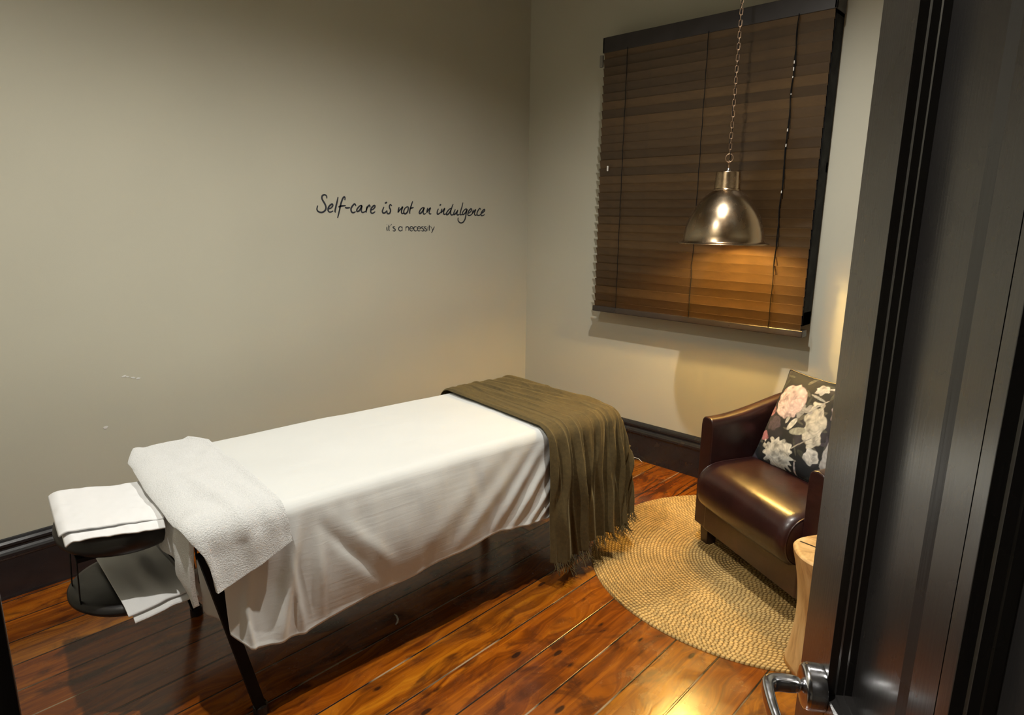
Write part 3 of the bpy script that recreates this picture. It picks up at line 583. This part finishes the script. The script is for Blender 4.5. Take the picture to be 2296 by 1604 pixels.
# ------------------------------------------------------------------ stump side table
def stool():
    r = empty('stump_side_table', (2.12, .475, .0115)); tag(r, 'pale natural wood stump side table beside the armchair, half hidden by the door', 'side table')
    H = .425; n = 72; rows = []; zs = np.linspace(0, 1, 26); vs = []
    for z in zs:
        rad = .150-.020*math.sin(math.pi*min(1, z*1.05))**1+.012*z**6
        for k in range(n):
            a = 2*math.pi*k/n; q = rad*(1+.05*math.cos(3*a+.8)+.018*math.cos(7*a+z*1.5)+.012*math.sin(5*a-z*2))
            zz = z*H
            vs.append((q*math.cos(a), q*math.sin(a), zz))
    m = MB(); m.add(vs, grid_faces(26, n, True)+[tuple(range(n))])
    m.build('stump_body', WOOD, r, smooth=True)
    top = MB(); tv = []; last = vs[-n:]
    for kk in (1, .97, .9, .6, .3):
        for p in last:
            x, y = p[0]*kk, p[1]*kk; tv.append((x, y, H+(.006 if kk < .99 else 0)-.000))
    tv.append((0, 0, H+.006)); f = grid_faces(5, n, True)+[(4*n+k, 4*n+(k+1) % n, 5*n) for k in range(n)]
    top.add(tv, f); top.build('table_top', WOOD, r, smooth=True)
    MB().box((-.003,-.115,H-.02),(.003,.055,H+.0068), Matrix.Translation((-.018,.10,0))@Matrix.Rotation(R(-6), 4, 'Z')).build('crack', DARKWOOD, r)
stool()

# ------------------------------------------------------------------ massage table and its cloths (local frame: a along the length, b from near side to wall side)
BA = R(-5.5); BO = Vector((.60, 1.70, 0)); TL, TW, TZ = 1.72, .70, .655
BM = Matrix.Translation(BO)@Matrix.Rotation(BA, 4, 'Z')
def bed_empty(name, a=0, b=0, z=0):
    p = BM@Vector((a, b, z)); o = empty(name, p, BA); return o
tb = bed_empty('massage_table'); tag(tb, 'black padded massage table with face cradle, draped in white sheet and brown throw', 'massage table')
MB().box((.012,.012,.588),(TL-.012,TW-.012,TZ-.006)).build('table_pad', VINYL, tb, bevel=.028, seg=5)
MB().box((.03,.03,.49),(TL-.03,.055,.588)).box((.03,TW-.055,.49),(TL-.03,TW-.03,.588)).box((.03,.03,.49),(.055,TW-.03,.588)).box((TL-.055,.03,.49),(TL-.03,TW-.03,.588)).build('table_frame', BLACKMET, tb, bevel=.004)
def leg_pt(p, q, w_=.022):
    m = MB(); d = (Vector(q)-Vector(p)); m.add([Vector(p)+Vector(c)*w_ for c in ((-1,-1,0),(1,-1,0),(1,1,0),(-1,1,0))]+[Vector(q)+Vector(c)*w_ for c in ((-1,-1,0),(1,-1,0),(1,1,0),(-1,1,0))], [(0,1,2,3),(7,6,5,4),(0,4,5,1),(1,5,6,2),(2,6,7,3),(3,7,4,0)]); return m
for a, b, da in ((-.006,.012,.118),(-.006,TW-.03,.118),(TL-.22,.05,.02),(TL-.22,TW-.05,.02)):
    lg = leg_pt((a, b, .58), (a+da, b, .02), .016).build('leg', BLACKMET, tb, bevel=.003)
    MB().lathe([(0,0),(.022,0),(.022,.03),(.016,.035),(.016,.04)], 20, (a+da, b, 0)).build('rubber_foot', VINYL, lg, smooth=False)
# face cradle
def ring_cushion(name, ca, cb, ra, rb, z, tube_r, tz, open_deg, mat, parent):
    n = 64; k = 16; vs = []; a0 = R(open_deg)
    an = np.linspace(a0, 2*math.pi-a0, n)
    for t in an:
        rr = tube_r
        for q in range(k):
            c, s_ = math.cos(2*math.pi*q/k), math.sin(2*math.pi*q/k); e = .75; c = math.copysign(abs(c)**e, c); s_ = math.copysign(abs(s_)**e, s_)
            vs.append((ca+(ra-rr+rr*c)*math.cos(t), cb+(rb-rr+rr*c)*math.sin(t), z+tz*s_))
    m = MB(); m.add(vs, grid_faces(n, k, True)+[tuple(range(k)), tuple(range((n-1)*k, n*k))]); return m.build(name, mat, parent, smooth=True)
ring_cushion('face_cradle_cushion', -.130, .360, .176, .200, .594, .062, .040, 14, VINYL, tb)
MB().box((-.27,.24,.548),(-.02,.47,.56)).tube([(-.14,.28,.552),(.04,.28,.552)], .009, 10).tube([(-.14,.43,.552),(.04,.43,.552)], .009, 10).build('cradle_bracket', BLACKMET, tb)
# hanging arm shelf
def shelf():
    n = 64; prof = [(0,-.022),(.7,-.022),(.93,-.018),(1.0,-.006),(1.0,.004),(.95,.014),(.86,.018),(0,.014)]; vs = []
    for t in np.linspace(0, 2*math.pi, n, endpoint=False):
        for k, z in prof: vs.append((-.122+.172*k*math.cos(t), .37+.190*k*math.sin(t), .380+z-.004*math.cos(t)))
    m = MB(); P = len(prof); m.add(vs, [(i*P+k, ((i+1) % n)*P+k, ((i+1) % n)*P+k+1, i*P+k+1) for i in range(n) for k in range(P-1)]); return m.build('arm_shelf', VINYL, tb, smooth=True)
shelf()
for (a, b, a2, b2) in ((-.262,.42,-.275,.42),(-.262,.30,-.27,.30),(.02,.20,.03,.22),(.02,.52,.03,.50)): MB().add([(a,b-.01,.58),(a,b+.01,.58),(a2,b2+.01,.375),(a2,b2-.01,.375),(a-.002,b-.01,.58),(a-.002,b+.01,.58),(a2-.002,b2+.01,.375),(a2-.002,b2-.01,.375)], [(0,1,2,3),(7,6,5,4),(0,4,5,1),(1,5,6,2),(2,6,7,3),(3,7,4,0)]).build('shelf_strap', BLACKMET, tb)

def drape(a, b, zt, rad, L0, L1, W0, W1, A=None, B=None, flare=.03, out0=0.):
    """map flat cloth coords to a cloth lying on a box top [L0,L1]x[W0,W1] and hanging over its edges. a,b arrays."""
    ea = np.where(a > L1, a-L1, np.where(a < L0, a-L0, 0)); eb = np.where(b > W1, b-W1, np.where(b < W0, b-W0, 0))
    d = np.hypot(ea, eb)
    if A is not None:
        na, nb = np.abs(ea)/A, np.abs(eb)/B; both = (na > 0)&(nb > 0); k = np.maximum(na, nb); ph = np.arctan2(nb, na)
        ln = k*(A*np.cos(ph)**2+B*np.sin(ph)**2); d = np.where(both, ln, d)
        dx = np.where(both, np.cos(ph)*np.sign(ea), np.sign(ea)*(np.abs(ea) > 0)); dy = np.where(both, np.sin(ph)*np.sign(eb), np.sign(eb)*(np.abs(eb) > 0))
        nn = np.maximum(np.hypot(dx, dy), 1e-9); dx, dy = dx/nn*(d > 0), dy/nn*(d > 0)
    else:
        dd = np.maximum(d, 1e-9); dx, dy = ea/dd, eb/dd
    q = rad*np.pi/2; arc = d < q; an = np.clip(d/rad, 0, np.pi/2)
    out = np.where(arc, rad*np.sin(an), rad+(d-q)*flare); dn = np.where(arc, rad*(1-np.cos(an)), rad+(d-q))
    out = out+out0*smooth01(d/(q*1.3))
    return np.stack([np.clip(a, L0, L1)+dx*out, np.clip(b, W0, W1)+dy*out, zt-dn], 2), d
def ridge(x, y, p, q, wdt, amp, fade=.15):
    p, q = np.array(p), np.array(q); v = q-p; L = np.linalg.norm(v); v = v/L; dx, dy = x-p[0], y-p[1]; t = (dx*v[0]+dy*v[1])/L; s = dx*-v[1]+dy*v[0]
    return amp*np.exp(-(s/wdt)**2)*smooth01(t/fade)*smooth01((1-t)/fade)

# --- sheet
def sheet():
    na, nb = 330, 230; e = .03
    a = np.linspace(-.035, 1.50, na); q = np.linspace(0, 1, nb); A_, Q = np.meshgrid(a, q, indexing='ij')
    hem = np.interp(a, [-.04,.03,.046,.134,.243,.302,.363,.525,.80,.99,1.17,1.27,1.5], [.34,.300,.285,.262,.240,.256,.264,.277,.299,.314,.300,.288,.30])
    top = .664; r_ = .042
    drop = (top-hem)+r_*(math.pi/2-1)
    W0, W1 = .028, TW-.028
    front = W0-drop-.004*np.sin(a*23); back = W1+.36+.02*np.sin(a*5)
    # denser sampling at front
    Bc = back[:,None]+(front-back)[:,None]*Q
    A2 = A_+(.066*(1-(A_+.035)/1.535)**14)*smooth01((W0-.03-Bc)/.10)
    P, d = drape(A2, Bc, top, r_, .03, TL, W0, W1, flare=.05)
    N = gnormals(P); N *= np.sign((N[na//2, nb//2, 2]) or 1)
    x, z = A_, P[...,2]; hang = smooth01((-(Bc-W0))/.10)
    f = .0035*vnoise(A_*3.2, Bc*5, 4)*(1-hang)+.0012*vnoise(A_*9, Bc*22, 14)*(1-hang)
    F = 0*f
    for p_, q_, w_, am in (((1.36,.70),(.90,.24),.024,.012),((1.38,.62),(1.00,.22),.020,.014),((1.32,.72),(.70,.24),.034,.009),((1.42,.54),(1.08,.20),.015,.013),((1.20,.74),(.50,.26),.045,.006),
                           ((1.44,.47),(1.14,.22),.011,.012),((1.46,.41),(1.18,.22),.009,.010),
                           ((.265,.68),(.120,.12),.024,.024),((.10,.62),(.01,.16),.020,.012),((.31,.66),(.300,.14),.020,.012),((.21,.55),(.245,.16),.012,.010),
                           ((.28,.62),(.55,.28),.018,-.008),((.30,.66),(.62,.30),.024,.006),((.04,.46),(.07,.16),.012,.010)):
        F = F+ridge(x, z, p_, q_, w_, am, .5)
    F = F+.004*vnoise(A_*7, z*7, 9)+.0022*vnoise(A_*26, z*9, 10)
    bulge = .028*np.exp(-((A_-.62)/.34)**2)*np.sin(np.clip((top-z)/.42, 0, 1)*math.pi)
    fade = 1-smooth01((A_-1.29)/.05)*.75
    P = P+N*((f+(F+bulge)*hang*fade)[...,None])
    # toward the head the loose corner kicks outward
    kick = smooth01((.34-A_)/.34)*smooth01((.45-z)/.25)*hang
    P[...,1] -= .03*kick
    roll = smooth01((hem[:,None]+.012-z)/.012)*hang; P[...,1] -= .002*roll
    bed = bed_empty('bed_sheet'); tag(bed, 'white cotton sheet over the massage table, hanging down its near side', 'sheet')
    grid_obj('sheet_cloth', P, SHEET, bed, thick=.0018)
    # loose corner turned down at the head end
    nb2, nz = 40, 30; B2, Z2 = np.meshgrid(np.linspace(0, 1, nb2), np.linspace(0, 1, nz), indexing='ij')
    b = .0+.37*B2; zt = .63-.30*B2**.9; zb = np.interp(B2, [0,.35,.65,1], [.345,.318,.312,.268]); z = zt+(zb-zt)*Z2
    aa = .022+.010*np.sin(b*30)+.010*vnoise(b*9, z*6, 8)+.03*(1-smooth01(b/.06))
    grid_obj('sheet_corner', np.stack([aa, b, z], 2), SHEET, bed, thick=.0018)
sheet()

# --- throw
def throw():
    ns, nt = 420, 260; s0, s1 = 1.275, TL+.38
    s = np.linspace(0, 1, ns); t = np.linspace(0, 1, nt); Sg, Tg = np.meshgrid(s, t, indexing='ij')
    W0, W1 = .025, TW-.025; L1_ = TL-.03
    a = s0+.03*smooth01(Tg*1.4)*(1-Sg)*0+(s1-s0)*Sg
    frontdrop = np.interp(a, [1.27,1.36,1.45,1.55,1.75,2.2], [.605,.605,.590,.575,.565,.54])
    b = W1+.20-(W1+.20-(W0-frontdrop))*Tg
    skew = .030*np.clip(b/TW, 0, 1)*(1-Sg)           # left edge lies slightly askew on the top
    P, d = drape(a+skew, b, .678, .055, -1, L1_, W0, W1, A=.42, B=.55, flare=.035, out0=.014)
    N = gnormals(P); N *= np.sign(N[ns//4, nt//3, 2])
    warp = .020*vnoise(b*3.0, a*1.5, 6)+.010*vnoise(b*8, a*4, 7)
    spread = (a-s0)
    hang = smooth01(d/.25); corner = smooth01((a-L1_+.05)/.2)*smooth01((W0-b+.05)/.2)
    rp = random.Random(12); x = spread+warp; f = 0*x; pos = -.005
    while pos < 1.0:
        am, wd, dr, ph = rp.uniform(.5, 1.2), rp.uniform(.7, 1.3), rp.uniform(-.03, .03), rp.uniform(0, 6)
        xx = x-pos-dr*smooth01(-b/.5)-.008*np.sin(b*7+ph)
        f += am*(.0042+.021*hang)*np.exp(-np.abs(xx/(wd*(.006+.005*hang)))**1.25)
        pos += rp.uniform(.026, .062)
    ph2 = (x*13.5+.35*vnoise(x*5, b*1.5, 18)); tri = np.abs((ph2 % 1)-.42)/.58; tri = np.clip(np.where((ph2 % 1) < .42, 1-(ph2 % 1)/.42, ((ph2 % 1)-.42)/.58), 0, 1)
    f += (.002+.024*hang)*smooth01(tri)
    f += (.004+.014*hang)*(vnoise(x*9+3, b*1.2, 12)+.4)+.0012*vnoise(a*60, b*9, 15)
    f += corner*.020*np.sin(np.arctan2(np.maximum(W0-b, 1e-4)/.5, np.maximum(a-L1_, 1e-4)/.4)*14)*smooth01((d-.06)/.3)
    # two long soft waves across the top
    topm = 1-hang
    f += topm*(ridge(a, b, (1.50,.72), (1.64,.02), .018, .011)+ridge(a, b, (1.60,.74), (1.74,.0), .02, .016)+ridge(a, b, (1.38,.72), (1.46,.1), .014, .008)+ridge(a, b, (1.66,.75), (1.80,.1), .016, .014)+ridge(a, b, (1.45,.75), (1.52,.2), .010, .009)+ridge(a, b, (1.53,.74), (1.66,.2), .010, .010))
    f *= smooth01(Sg/.02)*.85+.15
    f = np.maximum(f, -.002)
    P = P+N*f[...,None]
    lim = .020; P[...,2] = np.maximum(P[...,2], lim)
    root = bed_empty('knit_throw'); tag(root, 'olive brown fringed throw folded across the foot of the massage table', 'throw')
    grid_obj('throw_cloth', P, THROW, root, thick=.003)
    # fringe
    m = MB(); idx = [i for i in range(4, ns-4, 2) if a[i, -1] < L1_+.30]; rg = random.Random(3)
    for i in idx:
        p = Vector(P[i, -1]); nrm = Vector((0,-1,0)); L = rg.uniform(.035, .075); dr = Vector((rg.uniform(-.5,.6), rg.uniform(-.9,.1), -1.0)).normalized()
        pts = [p+Vector((0,0,.004))]; q = p.copy()
        for k in range(6):
            q = q+dr*(L/6); dr = (dr+Vector((rg.uniform(-.5,.5), rg.uniform(-.5,.4), rg.uniform(-.25,.25)))).normalized()
            if q.z < .008+(.006): q.z = .013; dr.z = abs(dr.z)*.1
            pts.append(q.copy())
        m.tube(pts, [.0016,.0016,.0015,.0014,.0013,.0011,.0007], 5)
    m.build('fringe', THROW, root, smooth=True)
throw()

# --- bath towel across the head end
def towel():
    root = bed_empty('bath_towel'); tag(root, 'white terry towel folded across the head of the massage table', 'towel')
    na, nb = 110, 260
    Pq, Tq = np.meshgrid(np.linspace(0, 1, na), np.linspace(0, 1, nb), indexing='ij')
    # Tq: 0 at the wall side, 1 at the lower hem on the near side
    b = (TW-.005)+(-.20-(TW-.005))*Tq
    left = np.interp(b, [-.20,-.05,.05,.30,.48,.60,.70], [-.004,-.040,-.055,-.055,-.050,-.048,-.02]); right = np.interp(b, [-.16,0,.1,.35,.60,.70], [.215,.205,.200,.205,.195,.15])
    hemv = -.205+.075*Pq**1.3
    b = np.where(b < 0, b*(hemv/-.20), b)
    a = left+(right-left)*Pq
    P, d = drape(a, b, .688, .045, .0, 2, .01, 5, flare=.10, out0=.014)
    N = gnormals(P); N *= np.sign(N[na//2, nb//2, 2])
    f = .006*vnoise(a*9, b*7, 31)+.003*vnoise(a*24, b*20, 32)+ridge(a, b, (.02,.50), (.13,-.30), .022, .010, .5)+ridge(a, b, (.12,.35), (.19,-.25), .02, .006, .5)
    f += .010*np.exp(-((Pq-.0)/.10)**2)+.004*np.exp(-((1-Pq)/.06)**2)
    P = P+N*f[...,None]
    o = grid_obj('towel_fold', P, TERRY, root, thick=.016, sub=0, offset=0)
    bv = o.modifiers.new('b', 'BEVEL'); bv.width = .006; bv.segments = 3; bv.limit_method = 'ANGLE'; bv.angle_limit = R(50)
    # lower layer tucked over the head end
    na, nb = 50, 90; Pq, Tq = np.meshgrid(np.linspace(0, 1, na), np.linspace(0, 1, nb), indexing='ij')
    b = .30+(-.03-.30)*Tq; z = .655-Pq*np.interp(Tq, [0,.15,.5,.72,.88,1], [.04,.115,.125,.16,.225,.20]); 
    a = -.040-.022*np.sin(Pq*1.6)+.020*Tq*Pq+.006*np.sin(Tq*16)
    P = np.stack([a, b, z], 2); P += gnormals(P)*(.004*vnoise(b*20, z*20, 41))[...,None]
    o = grid_obj('towel_tail', P, TERRY, root, thick=.012); bv = o.modifiers.new('b', 'BEVEL'); bv.width = .005; bv.segments = 3; bv.limit_method = 'ANGLE'; bv.angle_limit = R(50)
towel()

# --- folded pillowcase on the face cradle
def case():
    root = bed_empty('folded_pillowcase'); tag(root, 'folded white cotton pillowcase lying on the black face cradle', 'pillowcase')
    def sheetlet(name, c, z0, droop, frontdrop, seed, th=.004, n=70):
        U, V = np.meshgrid(np.linspace(0, 1, n), np.linspace(0, 1, n), indexing='ij')   # U head->table, V near->far
        (ax, ay), (bx, by), (cx, cy), (dx, dy) = c   # near-head, near-table, far-table, far-head
        a = (1-U)*(1-V)*ax+U*(1-V)*bx+U*V*cx+(1-U)*V*dx; b = (1-U)*(1-V)*ay+U*(1-V)*by+U*V*cy+(1-U)*V*dy
        z = z0-droop*np.clip(1-U/.10, 0, 1)**2-frontdrop*np.clip(1-V/.30, 0, 1)**1.8+.004*vnoise(U*3, V*4, seed)+.0015*vnoise(U*14, V*12, seed+1)
        return grid_obj(name, np.stack([a, b, z], 2), COTTON, root, thick=th)
    sheetlet('upper_fold', ((-.300,.245),(-.060,.160),(-.015,.470),(-.290,.565)), .6500, .014, .003, 51)
    sheetlet('lower_fold', ((-.292,.205),(-.068,.118),(-.020,.455),(-.285,.550)), .6430, .012, .006, 53)
case()
# --- white cloth lying over the hanging arm shelf
def armcloth():
    root = bed_empty('shelf_cloth'); tag(root, 'white cloth draped over the black arm shelf under the face cradle', 'cloth')
    n = 80; U, V = np.meshgrid(np.linspace(0, 1, n), np.linspace(0, 1, n), indexing='ij')
    a = -.200+.165*U+.03*(1-V)*U+.02*(1-V)*(1-U); b = .62-.485*(1-V)+.03*U*(1-V)
    z = .408+.010*np.sin(U*5+1)*V+.012*np.exp(-((U-.55)/.16)**2)*np.exp(-((V-.45)/.3)**2)-.010*np.clip(1-V/.10, 0, 1)**1.6+.003*vnoise(U*5, V*5, 61)
    z = z+.02*np.clip((V-.75)/.25, 0, 1)**2
    grid_obj('cloth_upper', np.stack([a, b, z], 2), COTTON, root, thick=.004)
    z2 = z-.005-.014*np.clip(1-V/.12, 0, 1); grid_obj('cloth_lower', np.stack([a+.012, b-.012*(1-V), z2], 2), COTTON, root, thick=.003)
armcloth()

# --- small loose bits
m = MB(); m.tube([(0,0,.003),(.012,.006,.004),(.022,.016,.006),(.026,.030,.012),(.024,.042,.016)], [.002,.0035,.004,.003,.001], 6); o = m.build('paper_scrap', THREAD, smooth=True); o.location = (1.262, 1.755, 0); tag(o, 'small curled white scrap on the floorboards beside the massage table', 'scrap')
m = MB(); m.tube([(0,0,.002),(.02,-.03,.012),(.03,-.06,.02),(.035,-.10,.018),(.03,-.13,.004)], .0018, 6); o = m.build('loose_thread', THREAD, smooth=True); o.location = (3.29, 2.10, 0); tag(o, 'thin pale loose thread on the floor by the black baseboard under the window', 'thread')
